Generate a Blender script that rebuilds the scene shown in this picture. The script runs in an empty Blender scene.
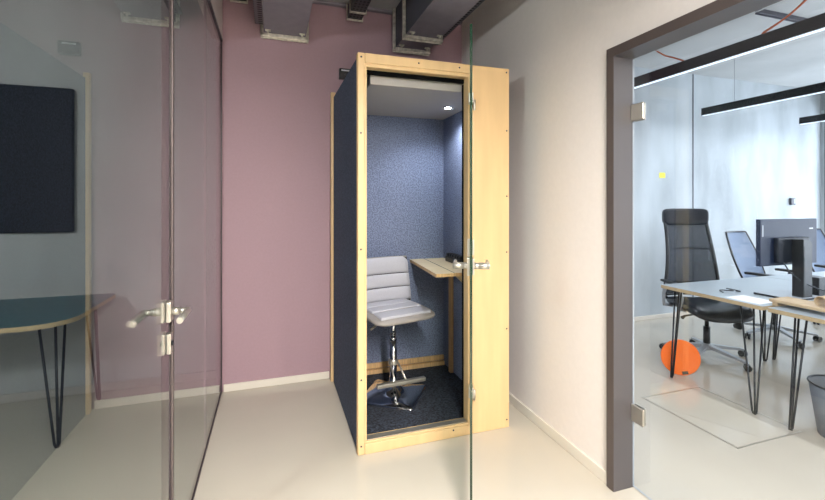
import bpy, bmesh, math, random
from mathutils import Vector, Matrix
random.seed(4)
PI = math.pi
COL = bpy.context.scene.collection

# ------------------------------------------------------------------ materials
def lin(h):
    h = h.lstrip('#')
    r = []
    for i in (0, 2, 4):
        c = int(h[i:i+2], 16) / 255
        r.append(c / 12.92 if c <= .04045 else ((c + .055) / 1.055) ** 2.4)
    return (*r, 1)

def scale_col(c, k):
    return (min(1, c[0]*k), min(1, c[1]*k), min(1, c[2]*k), 1)

def mat(name, hexcol, rough=.5, metal=0, noise=None, amt=.08, bump=0, stretch=(1, 1, 1), coat=0, spec=.5, detail=4, contrast=(.35, .65)):
    m = bpy.data.materials.new(name); m.use_nodes = True
    nt = m.node_tree; N = nt.nodes; L = nt.links
    b = N['Principled BSDF']
    c = lin(hexcol)
    b.inputs['Base Color'].default_value = c
    b.inputs['Roughness'].default_value = rough
    b.inputs['Metallic'].default_value = metal
    b.inputs['Specular IOR Level'].default_value = spec
    b.inputs['Coat Weight'].default_value = coat
    if noise:
        tc = N.new('ShaderNodeTexCoord'); mp = N.new('ShaderNodeMapping')
        mp.inputs['Scale'].default_value = stretch
        nz = N.new('ShaderNodeTexNoise'); nz.inputs['Scale'].default_value = noise
        nz.inputs['Detail'].default_value = detail
        L.new(tc.outputs['Object'], mp.inputs['Vector']); L.new(mp.outputs['Vector'], nz.inputs['Vector'])
        cr = N.new('ShaderNodeValToRGB')
        cr.color_ramp.elements[0].position = contrast[0]; cr.color_ramp.elements[1].position = contrast[1]
        cr.color_ramp.elements[0].color = scale_col(c, 1 - amt); cr.color_ramp.elements[1].color = scale_col(c, 1 + amt)
        L.new(nz.outputs['Fac'], cr.inputs['Fac']); L.new(cr.outputs['Color'], b.inputs['Base Color'])
        if bump:
            bp = N.new('ShaderNodeBump'); bp.inputs['Strength'].default_value = bump; bp.inputs['Distance'].default_value = .01
            L.new(nz.outputs['Fac'], bp.inputs['Height']); L.new(bp.outputs['Normal'], b.inputs['Normal'])
    return m

def glass(name, tint='#ffffff', rough=0.0, k=1.0):
    """architectural pane: clear with the true mirror-like reflection of both faces"""
    m = bpy.data.materials.new(name); m.use_nodes = True
    nt = m.node_tree; N = nt.nodes; L = nt.links; N.clear()
    out = N.new('ShaderNodeOutputMaterial')
    tr = N.new('ShaderNodeBsdfTransparent'); tr.inputs['Color'].default_value = lin(tint)
    gl = N.new('ShaderNodeBsdfGlossy'); gl.inputs['Roughness'].default_value = rough
    fr = N.new('ShaderNodeFresnel'); fr.inputs['IOR'].default_value = 1.5
    geo = N.new('ShaderNodeNewGeometry')
    def mth(op, a, b):
        n = N.new('ShaderNodeMath'); n.operation = op
        for i, v in enumerate((a, b)):
            if isinstance(v, (int, float)): n.inputs[i].default_value = v
            else: L.new(v, n.inputs[i])
        return n.outputs[0]
    f2 = mth('MULTIPLY', fr.outputs[0], 2.0)
    f = mth('DIVIDE', f2, mth('ADD', fr.outputs[0], 1.0))
    front = mth('SUBTRACT', 1.0, geo.outputs['Backfacing'])
    f = mth('MULTIPLY', mth('MULTIPLY', f, front), k)
    mx = N.new('ShaderNodeMixShader')
    L.new(f, mx.inputs[0]); L.new(tr.outputs[0], mx.inputs[1]); L.new(gl.outputs[0], mx.inputs[2])
    L.new(mx.outputs[0], out.inputs['Surface'])
    return m

def emit(name, hexcol, s):
    m = bpy.data.materials.new(name); m.use_nodes = True
    b = m.node_tree.nodes['Principled BSDF']
    b.inputs['Base Color'].default_value = lin(hexcol)
    b.inputs['Emission Color'].default_value = lin(hexcol); b.inputs['Emission Strength'].default_value = s
    return m

def perforated(name, hexcol, px, py, rough=.4, metal=.6, r=.3):
    m = mat(name, hexcol, rough, metal)
    nt = m.node_tree; N = nt.nodes; L = nt.links; b = N['Principled BSDF']
    tc = N.new('ShaderNodeTexCoord'); sp = N.new('ShaderNodeSeparateXYZ'); L.new(tc.outputs['Object'], sp.inputs[0])
    def mth(op, a, b_=0.0):
        n = N.new('ShaderNodeMath'); n.operation = op
        for i, v in enumerate((a, b_)):
            if isinstance(v, (int, float)): n.inputs[i].default_value = v
            else: L.new(v, n.inputs[i])
        return n.outputs[0]
    fx = mth('SUBTRACT', mth('FRACT', mth('DIVIDE', sp.outputs[0], px)), .5)
    fy = mth('SUBTRACT', mth('FRACT', mth('DIVIDE', sp.outputs[1], py)), .5)
    d = mth('SQRT', mth('ADD', mth('MULTIPLY', fx, fx), mth('MULTIPLY', fy, fy)))
    k = mth('LESS_THAN', d, r)
    mx = N.new('ShaderNodeMix'); mx.data_type = 'RGBA'
    mx.inputs['A'].default_value = lin(hexcol); mx.inputs['B'].default_value = (.003, .003, .004, 1)
    L.new(k, mx.inputs['Factor']); L.new(mx.outputs['Result'], b.inputs['Base Color'])
    return m

def mesh_fabric(name, hexcol, see):
    m = mat(name, hexcol, .7)
    nt = m.node_tree; N = nt.nodes; L = nt.links
    b = N['Principled BSDF']; out = [n for n in N if n.type == 'OUTPUT_MATERIAL'][0]
    tr = N.new('ShaderNodeBsdfTransparent'); mx = N.new('ShaderNodeMixShader')
    mx.inputs[0].default_value = see
    L.new(b.outputs[0], mx.inputs[1]); L.new(tr.outputs[0], mx.inputs[2]); L.new(mx.outputs[0], out.inputs['Surface'])
    return m

def concrete(name, hexcol, amt=.10, ns=1.4):
    m = mat(name, hexcol, .75, noise=ns, amt=amt, detail=9, stretch=(1, 1, .35), contrast=(.3, .7))
    return m

M = dict(
    purple=mat('purple wall paint', '#a1858e', .65, noise=60, amt=.02),
    cream=mat('cream wall paint', '#e3dbd6', .7, noise=40, amt=.012),
    floor=mat('poured beige floor', '#bdb6a8', .13, noise=1.5, amt=.03, spec=.35),
    ceiling=concrete('concrete ceiling', '#b5b7b7', .10),
    office_concrete=concrete('office concrete', '#b2babf', .22, 2.6),
    meeting_concrete=concrete('meeting room concrete', '#a0a2a3', .22),
    white=mat('white trim', '#d9d2c6', .45),
    birch=mat('birch plywood', '#d6b686', .42, noise=3.0, amt=.07, stretch=(5, 5, .55), detail=7, contrast=(.3, .7)),
    birch_edge=mat('plywood edge', '#cda878', .55, noise=9, amt=.18, stretch=(14, 14, .3)),
    birch_flat=mat('plywood shelf face', '#e4cfa8', .42, noise=3, amt=.05, stretch=(1, 5, 5)),
    brown=mat('brown door frame metal', '#544b49', .38, metal=.15),
    frame_inner=mat('grey door reveal', '#514d4e', .4, metal=.1),
    felt=mat('blue grey felt', '#737d96', .95, noise=105, amt=.30, detail=3, bump=.25, contrast=(.38, .62)),
    navy=mat('dark navy felt', '#3b455a', .95, noise=110, amt=.5, detail=2, bump=.2),
    carpet=mat('charcoal carpet', '#2b303a', .98, noise=80, amt=.7, detail=2, bump=.5),
    baffle=mat('grey laminate', '#a5a09b', .6),
    black=mat('black plastic', '#0c0e12', .4),
    black_metal=mat('black steel', '#12151a', .35, metal=.3),
    steel=mat('brushed steel', '#c6c1b6', .32, metal=.85),
    chrome=mat('chrome', '#dde0e6', .06, metal=1),
    galv=mat('galvanised steel', '#cfccc0', .35, metal=.6, noise=30, amt=.2),
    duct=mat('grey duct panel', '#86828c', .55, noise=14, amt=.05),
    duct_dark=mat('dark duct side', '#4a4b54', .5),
    perf=perforated('perforated tray', '#4a4950', .028, .045),
    perf_rail=perforated('perforated rail', '#6a6970', .05, .034, r=.32),
    leather=mat('grey leatherette', '#b4b4bb', .42, noise=120, amt=.03, bump=.05),
    leather_edge=mat('taupe leatherette', '#948e88', .45),
    seam=mat('dark seam', '#3a3836', .8),
    black_leather=mat('black leather', '#0f1620', .28, noise=70, amt=.1, bump=.05),
    navy_mesh=mesh_fabric('dark woven mesh', '#141c2a', .30),
    grey_mesh=mesh_fabric('grey woven mesh', '#71829c', .25),
    chair_grey=mat('grey painted metal', '#a2a6aa', .4, metal=.35),
    pale_grey=mat('pale grey plastic', '#9aa1a8', .4),
    desk=mat('pale linoleum', '#9aa4aa', .35, noise=8, amt=.03),
    teal=mat('dark teal linoleum', '#1f5560', .35),
    plyedge=mat('layered edge', '#aa9674', .6, noise=40, amt=.12, stretch=(1, 1, 9)),
    monitor=mat('graphite monitor shell', '#16223a', .42, spec=.3),
    monitor_dark=mat('graphite monitor centre', '#101622', .45, spec=.3),
    screen=mat('dark screen', '#0a0d12', .12),
    board=mat('dark wall board', '#050e1c', .6, spec=.25),
    paper=mat('white paper', '#e4e7ea', .7),
    card=mat('brown card', '#b9a282', .7, noise=20, amt=.06),
    orange=mat('orange felt', '#ff7318', .6, noise=60, amt=.04),
    cable_orange=mat('orange cable', '#b0562a', .5),
    yellow=mat('yellow paper', '#e6dc50', .7),
    wire=mat('dark grey wire', '#3a3e44', .4, metal=.5),
    bin=mesh_fabric('fine wire mesh', '#7b828c', .35),
    green_edge=mat('green glass edge', '#0a2b1a', .12, spec=.8),
    grey_edge=mat('grey glass edge', '#7f7478', .15, spec=.8),
    dark_edge=mat('dark glass edge', '#332b30', .3),
    glass_l=glass('partition glass', '#e2e6e6'),
    glass_r=glass('office glass', '#f9fbfd'),
    glass_b=glass('booth glass', '#f4fbf8'),
    glass_w=glass('window glass', '#ffffff'),
    lamp_strip=emit('lamp diffuser', '#eaf4ff', .8),
    lamp_warm=emit('corridor diffuser', '#fff2e2', 3.0),
    led=emit('downlight led', '#f0f5ff', 45),
    gasket=mat('matte gasket', '#07080a', .95, spec=.05),
    red=mat('rust', '#7a2f20', .5),
)

# ------------------------------------------------------------------ mesh helpers
def NB(): return bmesh.new()

def box(bm, x0, x1, y0, y1, z0, z1, bev=0, seg=2, mi=0, rot=None, piv=None):
    r = bmesh.ops.create_cube(bm, size=1)
    vs = r['verts']
    for v in vs:
        v.co = Vector(((x0+x1)/2 + v.co.x*(x1-x0), (y0+y1)/2 + v.co.y*(y1-y0), (z0+z1)/2 + v.co.z*(z1-z0)))
    if rot is not None:
        c = Vector(piv) if piv else Vector(((x0+x1)/2, (y0+y1)/2, (z0+z1)/2))
        for v in vs: v.co = rot @ (v.co - c) + c
    fs = set(f for v in vs for f in v.link_faces)
    for f in fs: f.material_index = mi
    if bev:
        es = list(set(e for v in vs for e in v.link_edges))
        r = bmesh.ops.bevel(bm, geom=es, offset=bev, segments=seg, profile=.5, affect='EDGES')
        for f in r['faces']: f.material_index = mi
    return bm

def tube(bm, pts, r, n=10, mi=0, cap=True, closed=False):
    pts = [Vector(p) for p in pts]; rings = []
    rr = r if isinstance(r, (list, tuple)) else [r]*len(pts)
    prev = None
    for i, p in enumerate(pts):
        if closed: t = (pts[(i+1) % len(pts)] - pts[i-1])
        elif i == 0: t = pts[1]-p
        elif i == len(pts)-1: t = p-pts[i-1]
        else: t = (pts[i+1]-p).normalized() + (p-pts[i-1]).normalized()
        t.normalize()
        if prev is None:
            a = Vector((0, 0, 1)) if abs(t.z) < .9 else Vector((1, 0, 0))
            u = t.cross(a).normalized()
        else:
            u = (prev - t*prev.dot(t)).normalized()
        prev = u; w = t.cross(u)
        rings.append([bm.verts.new(p + (u*math.cos(2*PI*k/n) + w*math.sin(2*PI*k/n))*rr[i]) for k in range(n)])
    m = len(rings)
    for i in range(m if closed else m-1):
        a, b = rings[i], rings[(i+1) % m]
        for k in range(n):
            f = bm.faces.new((a[k], a[(k+1) % n], b[(k+1) % n], b[k])); f.smooth = True; f.material_index = mi
    if cap and not closed:
        f = bm.faces.new(list(reversed(rings[0]))); f.material_index = mi
        f = bm.faces.new(rings[-1]); f.material_index = mi
    return bm

def lathe(bm, prof, n=32, c=(0, 0, 0), mi=0, smooth=True):
    c = Vector(c); rings = []
    for r, z in prof:
        rings.append([bm.verts.new(c + Vector((r*math.cos(2*PI*k/n), r*math.sin(2*PI*k/n), z))) for k in range(n)])
    for a, b in zip(rings, rings[1:]):
        for k in range(n):
            f = bm.faces.new((a[k], a[(k+1) % n], b[(k+1) % n], b[k])); f.smooth = smooth; f.material_index = mi
    for rg, rev in ((rings[0], True), (rings[-1], False)):
        f = bm.faces.new(list(reversed(rg)) if rev else rg); f.material_index = mi
    return bm

def prism(bm, poly, z0, z1, mi_side=0, mi_top=0, axis='z', mi_bot=None):
    """extrude a 2-D outline; axis z: (x,y) in plane; axis x: (y,z); axis y: (x,z)"""
    def P(a, b, h):
        return {'z': (a, b, h), 'x': (h, a, b), 'y': (a, h, b)}[axis]
    lo = [bm.verts.new(P(a, b, z0)) for a, b in poly]; hi = [bm.verts.new(P(a, b, z1)) for a, b in poly]
    n = len(poly)
    for k in range(n):
        f = bm.faces.new((lo[k], lo[(k+1) % n], hi[(k+1) % n], hi[k])); f.material_index = mi_side
    f = bm.faces.new(list(reversed(lo))); f.material_index = mi_top if mi_bot is None else mi_bot
    f = bm.faces.new(hi); f.material_index = mi_top
    return bm

def sheet(bm, fn, nu, nv, th, mi=0):
    """curved slab: fn(u,v)->point; thickness along its normal"""
    g = [[Vector(fn(i/nu, j/nv)) for j in range(nv+1)] for i in range(nu+1)]
    def nrm(i, j):
        a = g[min(i+1, nu)][j] - g[max(i-1, 0)][j]; b = g[i][min(j+1, nv)] - g[i][max(j-1, 0)]
        return a.cross(b).normalized()
    T = th if callable(th) else (lambda u, v: th)
    A = [[bm.verts.new(g[i][j] + nrm(i, j)*T(i/nu, j/nv)/2) for j in range(nv+1)] for i in range(nu+1)]
    B = [[bm.verts.new(g[i][j] - nrm(i, j)*T(i/nu, j/nv)/2) for j in range(nv+1)] for i in range(nu+1)]
    def F(*v):
        f = bm.faces.new(v); f.smooth = True; f.material_index = mi
    for i in range(nu):
        for j in range(nv):
            F(A[i][j], A[i+1][j], A[i+1][j+1], A[i][j+1]); F(B[i][j], B[i][j+1], B[i+1][j+1], B[i+1][j])
    for i in range(nu):
        F(A[i][0], B[i][0], B[i+1][0], A[i+1][0]); F(A[i][nv], A[i+1][nv], B[i+1][nv], B[i][nv])
    for j in range(nv):
        F(A[0][j], A[0][j+1], B[0][j+1], B[0][j]); F(A[nu][j], B[nu][j], B[nu][j+1], A[nu][j+1])
    return bm

def blob(bm, c, s, e=.5, nu=28, nv=14, mi=0, fn=None, a=.6, b2=.8):
    """superellipsoid cushion"""
    def p(w, m): return math.copysign(abs(w)**m, w)
    vs = []
    for j in range(1, nv):
        ph = -PI/2 + PI*j/nv
        row = []
        for i in range(nu):
            th = 2*PI*i/nu
            q = Vector((p(math.cos(ph), a)*p(math.cos(th), e)*s[0], p(math.cos(ph), a)*p(math.sin(th), e)*s[1], p(math.sin(ph), b2)*s[2]))
            if fn: q = fn(q)
            row.append(bm.verts.new(Vector(c)+q))
        vs.append(row)
    lo = Vector((0, 0, -s[2])); hi = Vector((0, 0, s[2]))
    if fn: lo, hi = fn(lo), fn(hi)
    va = bm.verts.new(Vector(c)+lo); vb = bm.verts.new(Vector(c)+hi)
    def F(*v):
        f = bm.faces.new(v); f.smooth = True; f.material_index = mi
    for r0, r1 in zip(vs, vs[1:]):
        for i in range(nu): F(r0[i], r0[(i+1) % nu], r1[(i+1) % nu], r1[i])
    for i in range(nu):
        F(va, vs[0][(i+1) % nu], vs[0][i]); F(vb, vs[-1][i], vs[-1][(i+1) % nu])
    return bm

def obj(name, bm, ms, parent=None, xf=None):
    bmesh.ops.recalc_face_normals(bm, faces=bm.faces)
    if xf is not None: bm.transform(xf)
    loc = Vector((0, 0, 0))
    if parent is None:
        xs = [v.co.x for v in bm.verts]; ys = [v.co.y for v in bm.verts]; zs = [v.co.z for v in bm.verts]
        loc = Vector(((min(xs)+max(xs))/2, (min(ys)+max(ys))/2, min(zs)))
        bm.transform(Matrix.Translation(-loc))
    me = bpy.data.meshes.new(name); bm.to_mesh(me); bm.free()
    for m in (ms if isinstance(ms, (list, tuple)) else [ms]): me.materials.append(m)
    o = bpy.data.objects.new(name, me); COL.objects.link(o); o.location = loc
    if parent is not None: o.parent = parent
    return o

def tag(o, label, cat, group=None, kind=None):
    o['label'] = label; o['category'] = cat
    if group: o['group'] = group
    if kind: o['kind'] = kind
    return o

GROUPS = {'cable_duct': 'wide grey cable ducts under the corridor ceiling', 'cable_tray': 'narrow perforated cable trays under the corridor ceiling',
          'desk': 'pale-topped desks with hairpin legs', 'office_chair': 'office chairs at the desks', 'pendant_lamp': 'black linear pendant lamps',
          'fill_globe': 'added fill globes out of view'}
def thing(name, label, cat, loc=(0, 0, 0), rz=0, group=None):
    o = bpy.data.objects.new(name, None); COL.objects.link(o); o.empty_display_size = .1
    o.location = loc; o.rotation_euler = (0, 0, rz)
    return tag(o, label, cat, group or GROUPS.get(name))

def struct(name, bm, m, parent=None):
    o = obj(name, bm, m, parent)
    if parent is None: o['kind'] = 'structure'
    return o

def struct_root(name, loc=(0, 0, 0)):
    o = bpy.data.objects.new(name, None); COL.objects.link(o); o.location = loc; o['kind'] = 'structure'; return o

def dup(root, loc, rz=0, label=None):
    def cp(o, par):
        c = o.copy(); COL.objects.link(c); c.parent = par
        for ch in [x for x in kids.get(o.name, [])]: cp(ch, c)
        return c
    kids = {}
    for x in list(bpy.data.objects):
        if x.parent: kids.setdefault(x.parent.name, []).append(x)
    r = cp(root, None); r.location = loc; r.rotation_euler = (0, 0, rz)
    if label: r['label'] = label
    return r

def B(*a, **k): return box(NB(), *a, **k)

def area_light(name, loc, rot, sx, sy, power, color, parent=None, portal=False, spread=180):
    ld = bpy.data.lights.new(name, 'AREA'); ld.shape = 'RECTANGLE'; ld.size = sx; ld.size_y = sy
    ld.energy = power; ld.color = color; ld.spread = math.radians(spread)
    if portal: ld.cycles.is_portal = True
    o = bpy.data.objects.new(name, ld); COL.objects.link(o); o.location = loc; o.rotation_euler = rot
    if parent: o.parent = parent
    return o

# ------------------------------------------------------------------ the rooms
XL, XR = -.365, 1.60          # corridor between glass wall and cream wall
YB = 3.42                     # purple end wall
CE = 3.01                     # ceiling height
Y0 = -2.6                     # rear limit of all rooms
OX = 7.50                      # window wall of the office
OY = 3.90                     # far concrete wall of the office
MX, MY = -3.6, 3.72           # meeting room

struct('floor', B(MX-.1, OX+.2, Y0-.1, 4.0, -.12, 0), M['floor'])
struct('ceiling', B(MX-.1, OX+.2, Y0-.1, 4.0, CE, CE+.15), M['ceiling'])
struct('wall_back', B(XL-.03, 1.72, YB, 3.99, 0, CE), M['purple'])
struct('wall_front', B(MX-.1, OX+.2, Y0-.1, Y0, 0, CE), M['cream'])
struct('wall_right', B(XR, 1.72, 1.684, YB, 0, CE), M['cream'])
struct('wall_right_rear', B(XR, 1.72, Y0, -.34, 0, CE), M['cream'])
struct('wall_right_above_door', B(XR, 1.72, -.34, 1.684, 2.172, CE), M['cream'])
struct('wall_left_above_glass', B(XL-.06, XL+.012, Y0, YB, 2.62, CE), M['cream'])
struct('wall_office_back', B(1.72, OX, OY, OY+.1, 0, CE), M['office_concrete'])
# a joint in the cast wall and the tie holes
bm = NB()
struct('trim_1', B(4.995, 5.012, OY-.004, OY, 0.05, CE), M['duct_dark'])
struct('wall_meeting_back', B(MX, XL-.03, MY, MY+.1, 0, CE), M['meeting_concrete'])
struct('wall_meeting_left', B(MX-.1, MX, Y0, MY, 0, CE), M['meeting_concrete'])
# window wall of the office: sill, header, mullions, panes
WZ0, WZ1 = .12, 2.72
struct('wall_office_right_sill', B(OX, OX+.15, Y0, OY, 0, WZ0), M['office_concrete'])
struct('wall_office_right_header', B(OX, OX+.15, Y0, OY, WZ1, CE), M['office_concrete'])
ys = [Y0+.0, -1.0, .6, 2.2, 3.86]
for i in range(4):
    w = struct_root('window_%d' % (i+1), (OX+.05, ys[i], WZ0))
    H, W = WZ1-WZ0, ys[i+1]-ys[i]
    f = NB()
    box(f, -.04, .04, 0, .06, 0, H); box(f, -.04, .04, W-.06, W, 0, H)
    box(f, -.04, .04, .06, W-.06, 0, .06); box(f, -.04, .04, .06, W-.06, H-.06, H)
    obj('window_frame', f, M['monitor_dark'], w)
    obj('pane', B(-.004, .004, .06, W-.06, .06, H-.06), M['glass_w'], w)
struct('wall_office_right_pier', B(OX, OX+.15, 3.86, OY, WZ0, WZ1), M['office_concrete'])

# baseboards
struct('baseboard_back', B(XL+.02, .432, YB-.015, YB, 0, .055, bev=.004), M['white'])
struct('baseboard_right', B(XR-.015, XR, 1.69, YB-.002, 0, .062, bev=.004), M['white'])
struct('baseboard_meeting_back', B(MX, XL-.04, MY-.015, MY, 0, .06, bev=.004), M['baffle'])
struct('baseboard_office_back', B(1.73, OX-.01, OY-.015, OY, 0, .05, bev=.004), M['white'])
# ledge where the purple wall meets the ceiling
struct('trim_2', B(.30, 1.59, YB-.04, YB, 2.985, CE, bev=.004), M['duct'])

# --------------------------------------------- glass partition on the left
def pane(name, y0, y1, root=None, x0=XL-.006, x1=XL+.006, z0=.012, z1=2.61, m='glass_l', edge='grey_edge'):
    b = NB(); box(b, x0, x1, y0, y1, z0, z1)
    for f in b.faces:
        if abs(f.normal.x) < .5: f.material_index = 1
    bmesh.ops.recalc_face_normals(b, faces=b.faces)
    b.normal_update()
    for f in b.faces: f.material_index = 0 if abs(f.normal.x) > .5 else 1
    return struct(name, b, [M[m], M[edge]], root) if root is None else obj(name, b, [M[m], M[edge]], root)
pane('window_5', 2.655, 3.395, edge='dark_edge')
pane('window_6', 1.800, 2.648, edge='grey_edge')
pane('window_7', -.30, .685)
pane('window_8', -1.45, -.31)
pane('window_9', Y0+.02, -1.46)
struct('trim_3', B(XL-.012, XL+.012, Y0, .685, 0, .012), M['dark_edge'])
struct('trim_4', B(XL-.010, XL+.010, 1.79, YB-.002, 0, .012), M['dark_edge'])
struct('trim_5', B(XL-.014, XL+.014, Y0, YB-.002, 2.605, 2.62), M['dark_edge'])
struct('trim_6', B(XL-.010, XL+.010, 3.395, YB, .012, 2.605), M['dark_edge'])
# aluminium seal post that the door closes against
b = NB(); box(b, XL-.024, XL-.004, 1.762, 1.80, .0, 2.605, bev=.003); box(b, XL+.004, XL+.012, 1.776, 1.80, .0, 2.605, bev=.002)
struct('trim_7', b, M['brown'])

d1 = struct_root('door_1', (XL, .695, 0))
XD = 0.0
b = NB(); box(b, -.005, .005, 0, 1.055, .01, 2.60); b.normal_update()
for f in b.faces: f.material_index = 0 if abs(f.normal.x) > .5 else 1
obj('door_leaf', b, [M['glass_l'], M['dark_edge']], d1)
def lever_set(root, along, dirsign, zc, mplate, side_len=.072, arm=.145, lock_dz=-.115, yoff=0, armz=0):
    """lever handles on both faces of a glass leaf; along = distance of the plate from the origin on local y"""
    for s in (-1, 1):
        p = obj('handle_plate', B(s*.0052, s*.021, along-.022, along+.022, zc-.036, zc+.036, bev=.003), M['steel'], root)
        l = NB()
        tube(l, [(s*.020, along, zc), (s*.044, along, zc)], .0145, 14)
        tube(l, [(s*.044, along, zc), (s*(side_len+.006), along, zc)], .0105, 14)
        tube(l, [(s*side_len, along+.004*dirsign*-1, zc), (s*side_len, along+arm*dirsign, zc)], .0105, 16)
        obj('lever_handle', l, M['steel'], root)
        obj('lock_plate', B(s*.0052, s*.020, along-.016, along+.018, zc+lock_dz-.036, zc+lock_dz+.036, bev=.003), M['steel'], root)
        c = NB(); tube(c, [(s*.020, along, zc+lock_dz), (s*.026, along, zc+lock_dz)], .009, 14)
        obj('key_cylinder', c, M['black_metal'], root)
lever_set(d1, 1.023, -1, 1.022, M['steel'])
for z in (.25, 2.1):
    obj('hinge', B(-.016, .016, .0, .05, z-.05, z+.05, bev=.003), M['steel'], d1)

# --------------------------------------------- office doorway on the right
b = NB()
box(b, 1.578, 1.704, 1.638, 1.684, 0, 2.172); box(b, 1.578, 1.704, -.340, -.294, 0, 2.172)
box(b, 1.578, 1.704, -.294, 1.638, 2.126, 2.172)
b.normal_update()
for f in b.faces:
    c = f.calc_center_median()
    if abs(f.normal.x) < .5 and (abs(c.y-1.638) < .002 or abs(c.z-2.126) < .002): f.material_index = 1
struct('trim_8', b, [M['brown'], M['frame_inner']])
def office_leaf(name, y0, y1, hinges):
    r = struct_root(name, (1.699, y0, 0))
    b = NB(); box(b, -.005, .005, 0, y1-y0, .008, 2.120); b.normal_update()
    for f in b.faces: f.material_index = 0 if abs(f.normal.x) > .5 else 1
    obj('door_leaf', b, [M['glass_r'], M['pale_grey']], r)
    yh = (y1-y0) if hinges > 0 else 0
    for z in (.375, 1.855):
        s = -1 if hinges > 0 else 1
        h = NB()
        box(h, -.014, -.0052, min(yh-s*.004, yh+s*.072), max(yh-s*.004, yh+s*.072), z-.042, z+.042, bev=.006, seg=3)
        box(h, .0052, .016, min(yh, yh+s*.062), max(yh, yh+s*.062), z-.042, z+.042, bev=.004)
        obj('hinge', h, M['steel'], r)
    return r
office_leaf('door_2', .70, 1.636, 1)
d3 = office_leaf('door_3', -.286, .694, -1)
lever_set(d3, .93, -1, 1.03, M['steel'])

# ------------------------------------------------------------------ phone booth
BX0, BX1, BY0, BY1, BH = .450, 1.412, 2.318, 3.375, 2.25
OXL, OXR = .503, 1.128        # door opening
booth = thing('phone_booth', 'tall plywood and felt phone booth standing open against the purple wall', 'phone booth', (BX0, BY0, 0))
W, D = BX1-BX0, BY1-BY0
a, c_ = OXL-BX0, OXR-BX0
dep = .045
b = B(0, a-.012, 0, dep, 0, BH, bev=.006); b.normal_update()
for f in b.faces: f.material_index = 1 if abs(f.normal.x) > .9 else 0
obj('front_stile', b, [M['birch'], M['birch_edge']], booth)
obj('top_rail', B(a-.012, c_+.03, 0, dep, 2.195, BH, bev=.004), M['birch'], booth)
obj('bottom_rail', B(a-.012, c_+.03, 0, dep, 0, .058, bev=.004), M['birch'], booth)
fp = obj('front_panel', B(c_+.03, W, 0, .030, 0, BH, bev=.005), M['birch'], booth)
fp['label'] = 'broad blank plywood panel right of the booth door'
# rebate lining of the opening
b = NB()
box(b, a-.012, a, .008, .075, .058, 2.195, bev=.002); box(b, c_, c_+.03, .008, .075, .058, 2.195, bev=.002)
box(b, a, c_, .008, .075, 2.174, 2.195, bev=.002); box(b, a, c_, .008, .075, .058, .070, bev=.002)
obj('opening_rebate', b, M['birch'], booth)
o = obj('threshold_strip', B(a, c_, .018, .060, .070, .074), M['steel'], booth); o['label'] = 'silver threshold strip'
b = NB(); box(b, a, c_, .060, .078, 2.151, 2.174); box(b, a, a+.008, .066, .078, .075, 2.142); box(b, c_-.006, c_, .066, .078, .075, 2.142); 
obj('door_gasket', b, M['gasket'], booth)
# outer felt sides, back, roof
o = obj('side_panel', B(.006, .030, dep, D-.045, .0, 2.235), M['navy'], booth); o['label'] = 'dark navy felt side panel'
obj('side_panel', B(W-.028, W-.004, dep-.010, D-.045, .0, 2.235), M['navy'], booth)
obj('back_panel', B(.03, W-.03, D-.050, D-.020, .0, 2.235), M['navy'], booth)
b = NB(); box(b, -.014, .022, D-.040, D, 0, 2.275, bev=.004)
obj('corner_batten', b, M['birch'], booth)
b = NB(); box(b, W-.03, W, D-.040, D, 0, 2.25, bev=.004)
obj('corner_batten', b, M['birch'], booth)
obj('roof', B(.03, W-.03, dep, D-.05, 2.215, 2.238), M['navy'], booth)
# inner lining
IY = 3.30-BY0; IXR = 1.375-BX0; IXL = .482-BX0
o = obj('rear_lining', B(IXL, IXR, IY, IY+.025, .05, 2.215), M['felt'], booth); o['label'] = 'mottled blue-grey felt lining'
obj('side_lining', B(IXR, IXR+.008, .075, IY, .05, 2.215), M['felt'], booth)
obj('side_lining', B(IXL-.002, IXL+.008, .075, IY, .05, 2.215), M['felt'], booth)
obj('floor_panel', B(IXL, IXR, .045, IY, .012, .045), M['carpet'], booth)
b = NB(); box(b, .094, IXR-.006, .105, IY-.002, 2.106, 2.196, bev=.003)
baf = obj('ceiling_baffle', b, M['baffle'], booth)
dl = NB(); lathe(dl, [(.034, 2.106), (.036, 2.100), (.024, 2.0985)], 24, c=(1.215-BX0, 2.835-BY0, 0))
dlo = obj('downlight', dl, M['steel'], baf)
dl = NB(); lathe(dl, [(.0225, 2.0984), (.0225, 2.0965), (.018, 2.0955)], 24, c=(1.215-BX0, 2.835-BY0, 0))
o = obj('downlight_lens', dl, M['led'], baf)
dl = NB(); lathe(dl, [(.010, 2.106), (.010, 2.098), (.006, 2.096)], 16, c=(1.262-BX0, 2.855-BY0, 0))
obj('motion_sensor', dl, M['paper'], baf)
# plinth ledge along the back
b = NB(); box(b, IXL+.008, IXR-.004, IY-.035, IY, .045, .078, bev=.003); box(b, IXL+.008, IXR-.004, IY-.020, IY, .086, .125, bev=.003)
obj('rear_ledge', b, M['birch_edge'], booth)
b = NB(); box(b, IXR-.028, IXR, .775, .815, .045, .925, bev=.003)
obj('wall_batten', b, M['birch_edge'], booth)
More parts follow.
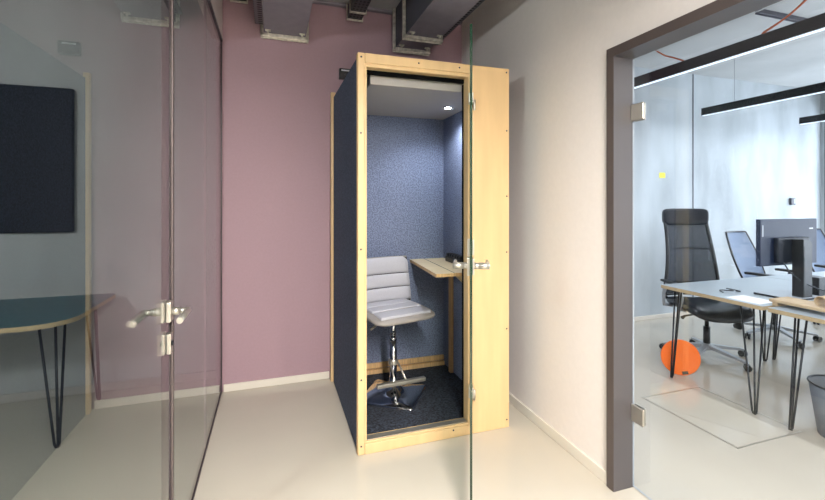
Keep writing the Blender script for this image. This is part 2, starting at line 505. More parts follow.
# shelf on the right-hand wall
sz = .940
pl = [(1.018-BX0, 2.570-BY0), (IXR, 2.570-BY0), (IXR, IY), (1.075-BX0, IY)]
shelf = obj('shelf', prism(NB(), pl, sz-.022, sz, 1, 0), [M['birch_flat'], M['birch_edge']], booth)
b = NB(); box(b, .0, .004, .0, .74, 0, .0012, rot=None)
b2 = NB(); prism(b2, [(1.150-BX0, .254), (1.1545-BX0, .254), (1.1995-BX0, IY-.002), (1.195-BX0, IY-.002)], sz+.0002, sz+.0012)
obj('shelf_seam', b2, M['seam'], shelf); b.free()
b = NB(); prism(b, [(1.20-BX0, sz-.024), (IXR, sz-.024), (IXR, sz-.16), (IXR-.03, sz-.16)], .40, .425, axis='y')
obj('shelf_bracket', b, M['birch_flat'], shelf)
# screws
def screw_mesh():
    b = NB(); lathe(b, [(.0055, 0), (.0055, .0012), (.003, .0018)], 12); return b
first = None
pts = [(.020, 2.225), (.36, 2.224), (.62, 2.224), (W-.02, 2.225), (W-.018, 1.86), (W-.018, 1.45), (W-.018, 1.10), (W-.018, .62), (W-.018, .05),
       (.020, .42), (.020, .05), (.58, .045), (.018, 1.15), (.018, 1.8)]
for px, pz in pts:
    if first is None:
        b = screw_mesh(); b.transform(Matrix.Rotation(PI/2, 4, 'X'))
        first = s = obj('screw', b, M['wire'], booth)
    else:
        s = first.copy(); COL.objects.link(s); s.parent = booth
    s.location = (px, 0.0006, pz)
# glass door swung open toward the viewer
hx, hy = 1.139, 2.300
door = bpy.data.objects.new('glass_door', None); COL.objects.link(door); door.parent = booth
door.location = (hx-BX0, hy-BY0, 0)
ang = math.atan2(-.8958, -.4445)            # direction of the open leaf
door.rotation_euler = (0, 0, ang + PI/2)     # local -y runs along the leaf
b = NB(); box(b, -.0052, .0052, -.755, -.02, .10, 2.175); b.normal_update()
for f in b.faces: f.material_index = 0 if abs(f.normal.x) > .5 else 1
o = obj('door_leaf', b, [M['glass_b'], M['green_edge']], door); o['label'] = 'clear glass leaf with green edge'
for z in (2.03, .285):
    h = NB(); box(h, -.016, -.0052, -.06, .0, z-.03, z+.03, bev=.003); box(h, .0052, .014, -.06, .0, z-.03, z+.03, bev=.003)
    tube(h, [(.018, -.005, z-.062), (.018, -.005, z+.0)], .0085, 12)
    obj('hinge', h, M['steel'], door)
for s in (-1, 1):
    obj('lock_plate', B(s*.0052, s*.014, -.735, -.675, 1.100, 1.170, bev=.003), M['steel'], door)
    obj('cylinder_plate', B(s*.0052, s*.013, -.73, -.685, 1.185, 1.250, bev=.003), M['steel'], door)
    l = NB()
    tube(l, [(s*.013, -.70, 1.136), (s*.034, -.70, 1.136)], .014, 14)
    tube(l, [(s*.034, -.70, 1.136), (s*.080, -.70, 1.136)], .0145, 14)
    tube(l, [(s*.074, -.705, 1.136), (s*.074, -.56, 1.136)], .0085, 12)
    obj('lever_handle', l, M['steel'], door)

t = thing('socket_block', 'black ribbed block lying on the booth shelf against its right wall', 'socket block', (1.338, 2.97, sz+.0005), math.radians(90))
b = NB(); box(b, -.14, .14, -.03, .03, 0, .045, bev=.008, seg=3)
obj('block_body', b, M['black'], t)
b = NB()
for k in range(6): box(b, -.132+k*.045, -.098+k*.045, -.025, .025, .043, .068, bev=.007)
obj('block_ribs', b, M['black'], t)

# black box on the purple wall above the booth
t = thing('wall_sensor', 'small black box mounted on the purple wall beside the booth top', 'wall box', (.568, YB, 2.400))
obj('housing', B(-.06, .06, -.045, 0, 0, .085, bev=.006), M['black'], t)
o = obj('light_strip', B(-.045, .035, -.048, -.045, .062, .072), M['paper'], t); o['label'] = 'pale strip on the box front'
b = NB(); tube(b, [(-.01, -.045, .035), (-.01, -.049, .035)], .009, 14); obj('lens', b, M['wire'], t)

# ------------------------------------------------------------------ bar stool
st = thing('bar_stool', 'grey upholstered swivel bar stool with chrome base inside the booth', 'bar stool', (.815, 2.885, .0455), math.radians(14))
# local frame: seat faces -y
b = NB()
R56 = Matrix.Rotation(math.radians(56.5-14), 3, 'Z')
N_ = 28
def sq(rad, z, p=.16):
    out = []
    for k in range(N_):
        th = 2*PI*k/N_
        c, s = math.cos(th), math.sin(th)
        q = Vector((math.copysign(abs(c)**p, c), math.copysign(abs(s)**p, s), 0))
        q = q*rad if p < 1 else Vector((c, s, 0))*rad
        v = R56 @ q; out.append(Vector((v.x, v.y, z)))
    return out
prof = [(.200, 0, .14), (.202, .006, .14), (.192, .011, .16), (.13, .022, .4), (.085, .036, .7), (.06, .055, 1), (.038, .075, 1), (.030, .10, 1), (.028, .12, 1)]
rings = [[b.verts.new(v) for v in sq(r, z, p)] for r, z, p in prof]
for A, Bq in zip(rings, rings[1:]):
    for k in range(N_):
        f = b.faces.new((A[k], A[(k+1) % N_], Bq[(k+1) % N_], Bq[k])); f.smooth = True
b.faces.new(list(reversed(rings[0]))); b.faces.new(rings[-1])
obj('base_plate', b, M['chrome'], st)
b = NB(); tube(b, [(0, 0, .115), (0, 0, .40)], .027, 24); obj('column', b, M['chrome'], st)
b = NB(); tube(b, [(0, 0, .395), (0, 0, .56)], .021, 20); lathe(b, [(.030, .392), (.030, .402), (.022, .412)], 20)
obj('gas_lift', b, M['chrome'], st)
b = NB()
R14 = Matrix.Rotation(math.radians(-10), 4, 'Z')
box(b, -.175, .175, -.182, -.148, .136, .162, bev=.006, seg=3)
tube(b, [(-.04, -.155, .15), (-.030, -.03, .225), (-.025, 0, .235)], .007, 10)
tube(b, [(.04, -.155, .15), (.030, -.03, .225), (.025, 0, .235)], .007, 10)
lathe(b, [(.032, .215), (.034, .22), (.034, .25), (.030, .255)], 24)
b.transform(R14)
obj('footrest', b, M['steel'], st)
b = NB(); tube(b, [(0, 0, .545), (-.10, -.03, .542), (-.17, -.045, .520)], [.006, .005, .005], 10); tube(b, [(-.165, -.0445, .522), (-.205, -.052, .505)], .008, 10)
obj('height_lever', b, M['steel'], st)
obj('seat_mount', B(-.09, .09, -.09, .09, .552, .566, bev=.004), M['black_metal'], st)
# seat and backrest
def seatcurve(q):
    return Vector((q.x, q.y, q.z + .02*(q.y/.22)**2*(-1 if q.y < 0 else .3)))
sh = blob(NB(), (0, .0, .594), (.245, .228, .030), e=.32, nu=48, nv=14, fn=seatcurve)
seat = obj('seat', sh, M['leather_edge'], st)
b = NB()
for k in range(3):
    y = -.195 + k*.125
    zz = .617 + (-.010 if k == 0 else 0)
    rt = Matrix.Rotation(math.radians(4 if k == 0 else 0), 3, 'X')
    box(b, -.198, .198, y+.002, y+.121, zz-.014, zz+.012, bev=.011, seg=4, rot=rt)
for f in b.faces: f.smooth = True
o = obj('seat_cushion', b, M['leather'], seat)
tilt = math.radians(-8)
def bp(u, v):     # u across, v up
    x = (u-.5)*.51*(1-.04*v); z = .585 + v*.360; y = .205 + v*.055 + .035*(2*abs(u-.5))**2*-1
    return (x, y, z)
back = obj('backrest', sheet(NB(), bp, 14, 14, .026), M['leather_edge'], st)
b = NB()
for k in range(3):
    z0 = (.622, .722, .822)[k]; z1 = z0 + (.095, .095, .120)[k]
    def seg(u, v, z0=z0, z1=z1, k=k):
        z = z0 + v*(z1-z0); vv = (z-.585)/.360
        w = .495*(1-.04*vv)
        if k == 2 and v > .6: w *= 1 - .16*((v-.6)/.4)**3
        x = (u-.5)*w
        return (x, .205+vv*.055 - .035*(2*abs(u-.5))**2 - .022, z)
    sheet(b, seg, 16, 10, lambda u, v: .010 + .024*(max(0, math.sin(PI*min(1, max(0, v)))))**.45 * (max(0, math.sin(PI*min(.995, max(.005, u)))))**.15)
o = obj('back_cushion', b, M['leather'], back)
b = NB(); sheet(b, lambda u, v: ((u-.5)*.485, .205+v*.055-.035*(2*abs(u-.5))**2-.0145, .608+v*.33), 14, 10, .004)
obj('back_seam', b, M['seam'], back)

# ------------------------------------------------------------------ cable ducts and trays under the corridor ceiling

def duct(x0, x1, y0, y1, z0, label, frames, rail=None):
    t = thing('cable_duct', label, 'cable duct', ((x0+x1)/2, y1, z0), 0)
    w = (x1-x0)/2; L = y1-y0
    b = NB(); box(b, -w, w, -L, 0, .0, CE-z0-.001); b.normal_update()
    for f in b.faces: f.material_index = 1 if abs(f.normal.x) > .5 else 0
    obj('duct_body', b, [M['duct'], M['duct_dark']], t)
    for fy in frames:
        y = fy - y1
        b = NB()
        box(b, -w-.022, w+.022, y-.016, y+.016, -.026, -.001, bev=.003)
        box(b, -w-.022, w+.022, y+.010, y+.016, -.036, -.001)
        box(b, -w-.024, -w-.002, y-.016, y+.016, -.026, CE-z0-.002, bev=.003)
        box(b, w+.002, w+.024, y-.016, y+.016, -.026, CE-z0-.002, bev=.003)
        fr = obj('support_frame', b, M['galv'], t)
        for s in (-1, 1):
            b = NB(); tube(b, [(s*(w-.03), y-.075, -.001), (s*(w-.03), y-.075, -.022)], .009, 6); box(b, s*(w-.03)-.02, s*(w-.03)+.02, y-.085, y-.065, -.010, -.001)
            obj('bolt', b, M['galv'], fr)
    if rail:
        for s in rail:
            b = NB(); box(b, s*(w+.004) if s > 0 else -w-.06, w+.06 if s > 0 else -w-.004, -L, -.10, .03, .036)
            obj('perforated_rail', b, M['perf_rail'], t)
    return t
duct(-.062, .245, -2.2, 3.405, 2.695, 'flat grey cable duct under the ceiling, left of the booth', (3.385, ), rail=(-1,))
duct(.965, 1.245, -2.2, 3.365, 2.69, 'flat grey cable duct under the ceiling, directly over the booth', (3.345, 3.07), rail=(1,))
def tray(x0, x1, z0, label):
    t = thing('cable_tray', label, 'cable tray', ((x0+x1)/2, 3.39, z0))
    w = (x1-x0)/2
    b = NB(); box(b, -w, w, -5.4, 0, 0, .003); box(b, -w, -w+.003, -5.4, 0, 0, .06); box(b, w-.003, w, -5.4, 0, 0, .06)
    obj('tray_channel', b, M['perf'], t)
    for yy in (-.02, -.16):
        b = NB(); box(b, -w-.008, w+.008, yy-.01, yy+.01, -.012, -.001, bev=.002); 
        box(b, -w-.012, -w-.004, yy-.01, yy+.01, -.012, CE-z0-.002); box(b, w+.004, w+.012, yy-.01, yy+.01, -.012, CE-z0-.002)
        obj('tray_hanger', b, M['galv'], t)
tray(-.285, -.185, 2.905, 'narrow perforated cable tray in the far left ceiling corner')
tray(.575, .685, 2.885, 'narrow perforated cable tray hanging between the two wide grey ducts')

# ------------------------------------------------------------------ desks
def hairpin(cx, cy, h, sx, sy, r=.006, rods=3):
    """steel hairpin leg: rods from a top plate converging on a rounded foot; sx, sy point inward"""
    b = NB()
    box(b, min(cx, cx+sx*.12)-.01, max(cx, cx+sx*.12)+.01, min(cy, cy+sy*.12)-.01, max(cy, cy+sy*.12)+.01, h-.004, h)
    fx, fy = cx, cy
    top = [(cx+sx*.09, cy-sy*.0), (cx-sx*.0, cy+sy*.09), (cx+sx*.02, cy+sy*.02)][:rods]
    for k, (tx, ty) in enumerate(top):
        off = [(sx*.014, 0), (0, sy*.014), (0, 0)][k]
        tube(b, [(tx, ty, h-.003), (fx+off[0]*1.2, fy+off[1]*1.2, .022), (fx+off[0]*.5, fy+off[1]*.5, r)], r, 8)
    tube(b, [(fx+sx*.014, fy, .010), (fx, fy, r), (fx, fy+sy*.014, .010)], r*1.15, 8)
    return b

def desk(x0, x1, y0, y1, label, near=.075, far=.05):
    t = thing('desk', label, 'desk', ((x0+x1)/2, (y0+y1)/2, 0))
    w, d = (x1-x0)/2, (y1-y0)/2
    b = NB(); box(b, -w, w, -d, d, .715, .742, bev=.0015, seg=1); b.normal_update()
    for f in b.faces: f.material_index = 0 if f.normal.z > .5 else 1
    obj('tabletop', b, [M['desk'], M['plyedge']], t)
    for sx in (-1, 1):
        for sy in (-1, 1):
            lb = hairpin(sx*(w-.05), sy*d - (far if sy > 0 else -near), .714, -sx, -sy)
            obj('leg', lb, M['black_metal'], t)
    return t
desk(2.99, 4.19, 1.860, 2.605, 'pale-topped hairpin-leg desk nearest the door, dark monitor on it')
desk(2.99, 4.19, 1.060, 1.828, 'pale-topped hairpin-leg desk at the right picture edge, below the wooden board', far=.09)
desk(4.20, 5.40, 1.845, 2.605, 'pale-topped hairpin-leg desk behind the monitor, second from the door')
desk(5.41, 6.61, 1.845, 2.605, 'pale-topped hairpin-leg desk farthest from the door, near the windows')

# meeting table with teal top
t = thing('meeting_table', 'dark teal rounded-corner table with hairpin legs behind the left glass', 'table', (-2.0, 3.2, 0))
poly = []
x0, x1, y0, y1 = -.95, .915, -.385, .44
for cx, cy, a0, rr in ((x1-.22, y0+.20, -90, .20), (x1-.05, y1-.05, 0, .05), (x0+.05, y1-.05, 90, .05), (x0+.22, y0+.20, 180, .2)):
    for k in range(9):
        th = math.radians(a0 + 90*k/8); poly.append((cx+(rr+.02*(rr > .1))*math.cos(th), cy+rr*math.sin(th)))
obj('tabletop', prism(NB(), poly, .716, .742, 1, 0), [M['teal'], M['plyedge']], t)
for sx in (-1, 1):
    for yy, sy in ((-.26, 1), (.36, -1)):
        obj('leg', hairpin(sx*(.86-.03), yy, .7155, -sx, sy, r=.0075), M['black_metal'], t)
# board on the meeting room wall
t = thing('wall_board', 'large dark rounded screen board on the concrete wall behind left glass', 'wall board', (-2.35, MY-.035, 1.195))
obj('board_panel', B(-.98, .98, -.018, .018, 0, 1.04, bev=.012, seg=3), M['board'], t)
obj('wall_bracket', B(-.5, .5, .018, .035, .3, .7), M['black_metal'], t)

# ------------------------------------------------------------------ office chairs
def star_base(t, metal, rad=.34, caster_m='black', n=5, a0=0):
    b = NB(); lathe(b, [(.045, .075), (.048, .08), (.048, .115), (.032, .13)], 20)
    for k in range(n):
        a = a0 + 2*PI*k/n
        R = Matrix.Rotation(a, 3, 'Z')
        p0 = R @ Vector((.03, 0, .105)); p1 = R @ Vector((rad, 0, .065))
        # tapering arm
        n0 = R @ Vector((0, 1, 0))
        vs = []
        for p, w, h in ((p0, .026, .026), (p1, .015, .014)):
            for sx, sz_ in ((-1, -1), (1, -1), (1, 1), (-1, 1)):
                vs.append(b.verts.new(p + n0*w*sx + Vector((0, 0, h*sz_*.6))))
        for i in range(4):
            b.faces.new((vs[i], vs[(i+1) % 4], vs[4+(i+1) % 4], vs[4+i]))
        b.faces.new(vs[3::-1]); b.faces.new(vs[4:])
    base = obj('star_base', b, metal, t)
    for k in range(n):
        a = a0 + 2*PI*k/n
        b = NB()
        for s in (-1, 1):
            tube(b, [(0, s*.006, .028), (0, s*.026, .028)], .027, 20)
        tube(b, [(0, 0, .03), (0, 0, .062)], .007, 8)
        R = Matrix.Translation(Vector((rad*math.cos(a), rad*math.sin(a), 0))) @ Matrix.Rotation(a+.7+k, 4, 'Z')
        b.transform(R)
        obj('caster', b, M[caster_m], t)

def manager_chair(loc, rz, label):
    t = thing('office_chair', label, 'office chair', loc, rz)
    star_base(t, M['chair_grey'], a0=math.radians(-68))
    b = NB(); tube(b, [(0, 0, .075), (0, 0, .28)], .028, 18); tube(b, [(0, 0, .27), (0, 0, .40)], .017, 16); obj('gas_lift', b, M['black'], t)
    b = NB(); box(b, -.10, .10, -.12, .12, .385, .425, bev=.01); obj('tilt_mechanism', b, M['black'], t)
    b = NB(); tube(b, [(-.08, -.02, .40), (-.22, -.04, .385), (-.25, -.05, .37)], [.008, .009, .016], 8); obj('tilt_lever', b, M['black'], t)
    b = NB(); blob(b, (.21, -.10, .345), (.022, .045, .06), e=.8, nu=16, nv=10); tube(b, [(.10, -.08, .40), (.20, -.10, .375)], .009, 8); obj('height_lever', b, M['black'], t)
    def sf(q):
        return Vector((q.x, q.y, q.z - .05*max(0, -q.y/.27)**3 - .012*math.cos(q.x*9)))
    b = blob(NB(), (0, -.02, .470), (.272, .275, .055), e=.42, nu=44, nv=14, fn=sf); obj('seat', b, M['black_leather'], t)
    def yb(v): return .235 + .10*v + .035*math.sin(PI*v*1.0)*-1
    def wd(v): return .272 - .115*v + .045*v*v
    def fb(u, v):
        z = .52 + v*.70
        s = (u-.5)*2
        return (s*wd(v)*.95, yb(v) - .055*s*s*.9 + .03, z)
    obj('back_mesh', sheet(NB(), fb, 14, 20, .006), M['navy_mesh'], t)
    # shadow-giving lumbar band behind the mesh
    def lb(u, v):
        s = (u-.5)*2; return (s*.215, yb(.05+v*.12)-.04*s*s+.055, .555+v*.085)
    obj('lumbar_band', sheet(NB(), lb, 10, 4, .018), M['black'], t)
    b = NB()
    for s in (-1, 1):
        pts = [Vector(fb(.5+.5*s*1.03, v/14)) for v in range(15)]
        pts = [Vector((s*.20, .16, .44))] + pts
        tube(b, pts, .016, 10)
    tube(b, [Vector(fb(u/10, 0.0)) for u in range(11)], .012, 8)
    tube(b, [Vector(fb(u/10, .62)) + Vector((0, .02, 0)) for u in range(11)], .008, 8)
    obj('back_frame', b, M['black'], t)
    def hf(q):
        return Vector((q.x, q.y - .5*q.x*q.x, q.z))
    b = blob(NB(), (0, yb(1)+.005, 1.265), (.215, .038, .082), e=.32, nu=40, nv=18, fn=hf, a=.25, b2=.5); obj('headrest', b, M['black_leather'], t)
    for s in (-1, 1):
        b = NB()
        tube(b, [(s*.24, .12, .44), (s*.315, .12, .45), (s*.33, .10, .56), (s*.325, .06, .655), (s*.325, -.08, .665), (s*.325, -.15, .64), (s*.32, -.16, .56), (s*.30, -.10, .46), (s*.24, -.08, .44)], .015, 10)
        arm = obj('armrest', b, M['pale_grey'], t)
        b = NB(); box(b, s*.325-.028, s*.325+.028, -.15, .12, .668, .690, bev=.009, seg=3); obj('arm_pad', b, M['black'], arm)
    return t
manager_chair((3.75, 2.79, 0), math.radians(-20), 'black high-back office chair with headrest and leather seat at the nearest desk')

def task_chair(loc, rz, label, group=None):
    t = thing('office_chair', label, 'office chair', loc, rz)
    star_base(t, M['chair_grey'], a0=math.radians(-50))
    b = NB(); tube(b, [(0, 0, .075), (0, 0, .40)], .026, 16); obj('gas_lift', b, M['black'], t)
    b = blob(NB(), (0, -.02, .455), (.245, .24, .042), e=.45, nu=36, nv=12); obj('seat', b, M['monitor_dark'], t)
    def fb(u, v):
        s = (u-.5)*2; z = .54 + v*.53
        w = .17 + .06*math.sin(PI*min(1, .18+v*.75))
        return (s*w, .205 + .20*v - .04*s*s, z)
    obj('back_mesh', sheet(NB(), fb, 12, 14, .010), M['grey_mesh'], t)
    b = NB(); pts = [fb(0, v/12) for v in range(13)] + [fb(u/8, 1) for u in range(1, 8)] + [fb(1, 1-v/12) for v in range(13)] + [fb(1-u/8, 0) for u in range(1, 8)]
    tube(b, pts, .011, 8, closed=True)
    tube(b, [(0, .10, .42), (0, .25, .44), (0, .245, .62)], .018, 10)
    obj('back_frame', b, M['black'], t)
    for s in (-1, 1):
        b = NB(); tube(b, [(s*.18, .0, .43), (s*.275, .0, .45), (s*.285, .0, .66)], .014, 10)
        arm = obj('armrest', b, M['black'], t)
        b = NB(); box(b, s*.285-.035, s*.285+.035, -.14, .12, .66, .685, bev=.010, seg=3); obj('arm_pad', b, M['black'], arm)
    return t
tc = task_chair((4.98, 2.98, 0), math.radians(6), 'grey mesh-back office chair behind the monitor, left of the other mesh chair')
dup(tc, (6.26, 3.02, 0), math.radians(-4), 'grey mesh-back office chair cut off by the right picture edge')

# ------------------------------------------------------------------ monitor and desk clutter
TZ = .7425
t = thing('computer_monitor', 'dark flat computer monitor seen from behind, standing on the desk', 'monitor', (3.49, 1.95, TZ))
b = NB(); box(b, -.302, .302, .045, .075, .225, .550, bev=.004); mo = obj('monitor_shell', b, M['monitor'], t)
obj('screen', B(-.292, .292, .0752, .077, .235, .540), M['screen'], mo)
obj('rear_housing', B(-.17, .17, .015, .045, .245, .42, bev=.008), M['monitor_dark'], mo)
o = obj('maker_badge', B(.215, .255, .0435, .045, .475, .483), M['paper'], mo); o['label'] = 'tiny white badge'
obj('side_label', B(-.285, -.272, .0435, .045, .43, .51), M['pale_grey'], mo)
b = NB(); prism(b, [(-.038, .0), (.052, .0), (.052, .385), (.034, .402), (-.038, .412)], -.06, .008, axis='y'); obj('stand_column', b, M['black'], t)
b = NB(); box(b, -.032, .046, -.0615, -.060, .02, .37); o = obj('column_cover', b, M['black'], t)
b = B(-.16, .14, -.075, .18, 0, .014, bev=.003); b.normal_update()
for f in b.faces: f.material_index = 1 if f.normal.z > .9 else 0
obj('stand_base', b, [M['black'], M['pale_grey']], t)
b = NB(); tube(b, [(-.12, .012, .25), (-.10, -.01, .19), (-.03, -.045, .12), (.06, -.09, .075), (.16, -.13, .045), (.26, -.16, .006)], .0045, 8)
o = obj('power_cable', b, M['wire'], t)

tag(obj('paper_sheet', B(3.06, 3.24, 1.90, 2.12, TZ, TZ+.0012, rot=Matrix.Rotation(.0, 3, 'Z')), M['paper']), 'white sheet of paper near the desk edge, left of the monitor stand', 'paper')
bpy.data.objects['paper_sheet'].location = (3.12, 2.01, TZ)
t = thing('wooden_board', 'thick light wooden board lying across the desks in front of the monitor', 'board', (3.165, 1.64, TZ), math.radians(90))
b = NB(); box(b, -.30, .235, -.09, .09, .022, .042, bev=.004); obj('board_top', b, M['card'], t)
obj('board_foot', B(-.25, -.22, -.08, .08, 0, .0218), M['card'], t); obj('board_foot', B(.19, .22, -.08, .08, 0, .0218), M['card'], t)
t = thing('rolled_sheet', 'curled beige paper sheet resting on the wooden board at picture edge', 'paper roll', (3.17, 1.62, TZ+.0425), math.radians(0))
b = NB()
sheet(b, lambda u, v: (-.06+.14*v, .030*math.cos(PI*(-.35+u*1.55)), .032+.030*math.sin(PI*(-.35+u*1.55))), 20, 4, .003)
obj('curled_sheet', b, M['card'], t)
t = thing('desk_speaker', 'small black box standing on the desk at the right picture edge', 'box', (3.74, 1.98, TZ))
obj('box_body', B(-.05, .05, -.05, .05, 0, .13, bev=.006), M['black'], t)
t = thing('desk_cable', 'thin dark cable coil on the desk left of the monitor column', 'cable', (3.22, 2.22, TZ))
b = NB(); tube(b, [(-.07+.14*k/14, .04*math.sin(k*.9), .005+.018*math.sin(PI*k/14)) for k in range(15)], .004, 8); obj('cable_run', b, M['black'], t)

# orange disc leaning on the desk leg
t = thing('orange_disc', 'round orange felt disc standing on edge against the desk leg', 'disc', (3.165, 2.575, 0))
b = NB(); lathe(b, [(.136, -.009), (.141, -.006), (.141, .006), (.136, .009)], 48)
T = Matrix.Translation((0, 0, .142)) @ Matrix.Rotation(math.radians(-38), 4, 'Z') @ Matrix.Rotation(math.radians(84), 4, 'X')
b.transform(T); obj('disc_body', b, M['orange'], t)
b = NB(); box(b, -.022, .022, -.133, -.108, .0092, .0105); b.transform(T @ Matrix.Rotation(math.radians(14), 4, 'Z')); o = obj('disc_tag', b, M['wire'], t); o['label'] = 'small grey tag at the bottom'

# waste bin
t = thing('waste_bin', 'round wire-mesh waste bin on the floor at right picture edge', 'waste bin', (3.245, 1.575, 0))
b = NB(); n = 40
ro = [(.115, .004), (.158, .31)]
rings = [[b.verts.new((r*math.cos(2*PI*k/n), r*math.sin(2*PI*k/n), z)) for k in range(n)] for r, z in ro]
ri = [[b.verts.new(((r-.002)*math.cos(2*PI*k/n), (r-.002)*math.sin(2*PI*k/n), z)) for k in range(n)] for r, z in ro]
for A, Bq in ((rings[0], rings[1]), (ri[1], ri[0]), (rings[1], ri[1]), (ri[0], rings[0])):
    for k in range(n):
        f = b.faces.new((A[k], A[(k+1) % n], Bq[(k+1) % n], Bq[k])); f.smooth = True
obj('mesh_wall', b, M['bin'], t)
b = NB(); tube(b, [(.158*math.cos(2*PI*k/n), .158*math.sin(2*PI*k/n), .312) for k in range(n)], .006, 8, closed=True); obj('rim', b, M['wire'], t)
b = NB(); lathe(b, [(.114, 0), (.116, .006)], 40); obj('bottom_plate', b, M['wire'], t)

# floor hatch
hb = NB()
X0, X1, Y0h, Y1h = 2.53, 3.09, 1.70, 2.365
for q in ((X0, X1, Y0h, Y0h+.008), (X0, X1, Y1h-.008, Y1h), (X0, X0+.006, Y0h, Y1h), (X1-.006, X1, Y0h, Y1h)): box(hb, q[0], q[1], q[2], q[3], 0.0, .0015)
fh = thing('floor_hatch', 'square access hatch with thin metal rim in the office floor', 'floor hatch', (0, 0, .0005))
obj('hatch_rim', hb, M['steel'], fh)
obj('hatch_lid', B(X0+.012, X1-.012, Y0h+.008, Y1h-.012, 0, .001), M['floor'], fh)

# wall things in the office
t = thing('thermostat', 'small dark thermostat on the bright concrete wall above the monitor', 'thermostat', (6.86, OY, 1.365))
obj('thermostat_body', B(-.05, .045, -.03, 0, 0, .095, bev=.006), M['duct_dark'], t)
obj('thermostat_face', B(.0, .04, -.032, -.03, .02, .085), M['pale_grey'], t)
tag(obj('sticky_note', B(4.45, 4.545, OY-.003, OY-.0005, 1.70, 1.765), M['yellow']), 'yellow sticky note on the concrete wall above the high-back chair', 'sticky note')
# pendants

def pendant(x, y0, y1, label, power, diff='lamp_strip', color=(.93, .96, 1), z=2.40, w=.034, soft=.024):
    t = thing('pendant_lamp', label, 'pendant lamp', (x, (y0+y1)/2, z))
    L = (y1-y0)/2
    obj('lamp_housing', B(-w/2, w/2, -L, L, .004, .086, bev=.002), M['screen'], t)
    obj('diffuser', B(-w/2+.006, w/2-.006, -L+.01, L-.01, -.004, .004), M[diff], t)
    for s in (-.85, 0, .85):
        b = NB(); tube(b, [(0, s*L, .086), (0, s*L, CE-z-.001)], .0012, 6)
        obj('suspension_wire', b, M['wire'], t)
    area_light('pendant_light_source', (0, 0, -.012), (0, 0, 0), soft, 2*L-.05, power, color, parent=t)
    return t
pendant(2.98, -1.2, 3.55, 'long black linear pendant nearest the door, its far end behind the frame', 42)
pendant(4.70, -1.2, 3.55, 'black linear pendant second from the door, crossing above the high-back chair', 42)
pendant(6.41, -1.2, 3.55, 'short-looking black linear pendant farthest from the door', 42)
pendant(.42, -2.2, .35, 'linear pendant lamp in the corridor above the viewer', 345, 'lamp_warm', (1, .95, .90), z=2.45, w=.12, soft=.14)

# ceiling strut and cables
t = thing('ceiling_strut', 'dark mounting rail fixed under the office ceiling by the nearest pendant', 'mounting rail', (4.12, 2.41, CE-.045))
b = NB(); box(b, -.30, .42, -.012, .012, .020, .0445); box(b, -.30, .42, -.020, -.012, 0.01, .0445); box(b, -.30, .42, .012, .020, 0.01, .0445); obj('rail_channel', b, M['duct_dark'], t)
def cable(name, pts, label):
    b = NB(); P = [Vector(p) for p in pts]; out = []
    for i in range(len(P)-1):
        p0, p1, p2, p3 = P[max(i-1, 0)], P[i], P[i+1], P[min(i+2, len(P)-1)]
        for k in range(8):
            s = k/8
            out.append(.5*((2*p1) + (p2-p0)*s + (2*p0-5*p1+4*p2-p3)*s*s + (-p0+3*p1-3*p2+p3)*s**3))
    out.append(P[-1]); tube(b, out, .006, 8)
    return tag(obj(name, b, M['cable_orange']), label, 'cable', 'orange cables under the office ceiling')
cable('hanging_cable', [(3.02, 2.74, CE-.002), (3.02, 2.72, 2.74), (3.02, 2.62, 2.62), (3.0, 2.50, 2.55), (2.985, 2.40, 2.492)], 'orange cable curling down from the ceiling to the nearest pendant, at its left')
cable('hanging_cable', [(2.985, 1.86, 2.492), (3.02, 1.74, 2.56), (3.06, 1.60, 2.68), (3.08, 1.44, 2.84), (3.10, 1.25, CE-.002)], 'orange cable rising to the ceiling near the mounting rail')
cable('hanging_cable', [(2.965, 1.84, 2.492), (2.99, 1.70, 2.56), (3.02, 1.56, 2.69), (3.05, 1.40, 2.85), (3.08, 1.20, CE-.002)], 'second orange cable beside the one rising to the ceiling near the mounting rail')

# ------------------------------------------------------------------ light
dls = bpy.data.lights.new('downlight_beam', 'SPOT'); dls.energy = 26; dls.color = (.86, .92, 1); dls.spot_size = math.radians(150); dls.spot_blend = .6; dls.shadow_soft_size = .03
o = bpy.data.objects.new('downlight_beam', dls); COL.objects.link(o); o.location = (1.215-BX0, 2.835-BY0, 2.085); o.parent = booth
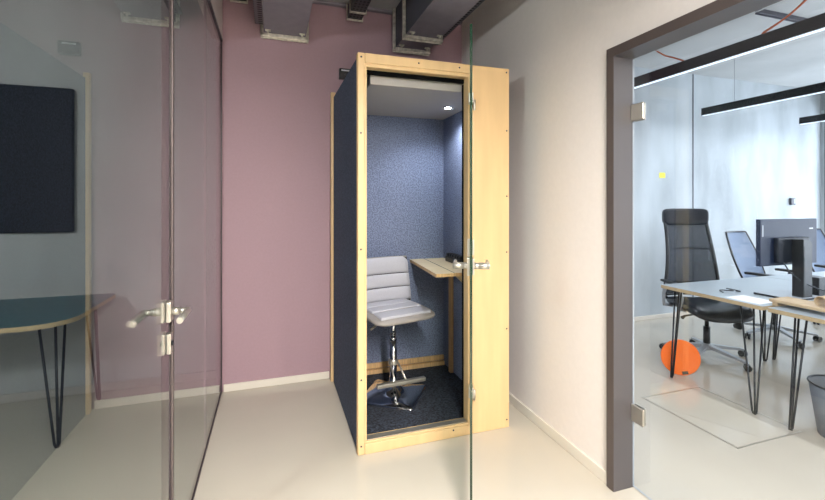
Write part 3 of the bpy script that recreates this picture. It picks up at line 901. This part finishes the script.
# unseen globe light, added behind the viewer to brighten the corridor
t = thing('fill_globe', 'added white fill globe behind the viewer, brightening the corridor', 'pendant lamp', (.80, -.45, 2.42))
g = NB(); bmesh.ops.create_uvsphere(g, u_segments=32, v_segments=16, radius=.10)
for f in g.faces: f.smooth = True
obj('globe', g, M['lamp_warm'], t)
g = NB(); tube(g, [(0, 0, .10), (0, 0, CE-2.42)], .004, 8); lathe(g, [(.03, .095), (.03, .12), (.008, .14)], 16); obj('stem', g, M['black_metal'], t)
ld = bpy.data.lights.new('fill_globe_source', 'POINT'); ld.energy = 28; ld.color = (1, .95, .90); ld.shadow_soft_size = .13
o = bpy.data.objects.new('fill_globe_source', ld); COL.objects.link(o); o.parent = t; o.location = (0, -.0, -.24)
t = thing('fill_globe', 'added white fill globe brightening the meeting room left of the glass', 'pendant lamp', (-2.0, .2, 2.42))  # out-of-view globe, added as fill light for the meeting room
g = NB(); bmesh.ops.create_uvsphere(g, u_segments=32, v_segments=16, radius=.10)
obj('globe', g, M['lamp_warm'], t)
g = NB(); tube(g, [(0, 0, .10), (0, 0, CE-2.42)], .004, 8); obj('stem', g, M['black_metal'], t)
ld = bpy.data.lights.new('fill_globe_source', 'POINT'); ld.energy = 185; ld.color = (.98, .99, 1); ld.shadow_soft_size = .13
o = bpy.data.objects.new('fill_globe_source', ld); COL.objects.link(o); o.parent = t; o.location = (0, -.0, -.24)
# daylight through the office windows
w = bpy.data.worlds.new('daylight'); bpy.context.scene.world = w; w.use_nodes = True
bg = w.node_tree.nodes['Background']; bg.inputs['Color'].default_value = (.82, .90, 1, 1); bg.inputs['Strength'].default_value = 8.5
for i in range(4):
    yc = (ys[i]+ys[i+1])/2
    area_light('window_portal', (OX+.14, yc, (WZ0+WZ1)/2), (0, PI/2, 0), WZ1-WZ0, ys[i+1]-ys[i], 10, (1, 1, 1), portal=True)

# ------------------------------------------------------------------ camera
cd = bpy.data.cameras.new('camera'); cam = bpy.data.objects.new('camera', cd); COL.objects.link(cam)
cam.location = (0, 0, 1.42); cam.rotation_euler = (PI/2, 0, math.radians(-18.4))
cd.sensor_width = 36; cd.lens = 421/825*36; cd.shift_y = -49/825; cd.clip_start = .02
sc = bpy.context.scene; sc.camera = cam
sc.view_settings.view_transform = 'Standard'; sc.view_settings.look = 'None'
sc.view_settings.gamma = 1; sc.view_settings.use_curve_mapping = False
sc.view_settings.exposure = 0
sc.cycles.max_bounces = 10; sc.cycles.transparent_max_bounces = 24; sc.cycles.caustics_reflective = False; sc.cycles.caustics_refractive = False
sc.cycles.sample_clamp_indirect = 6
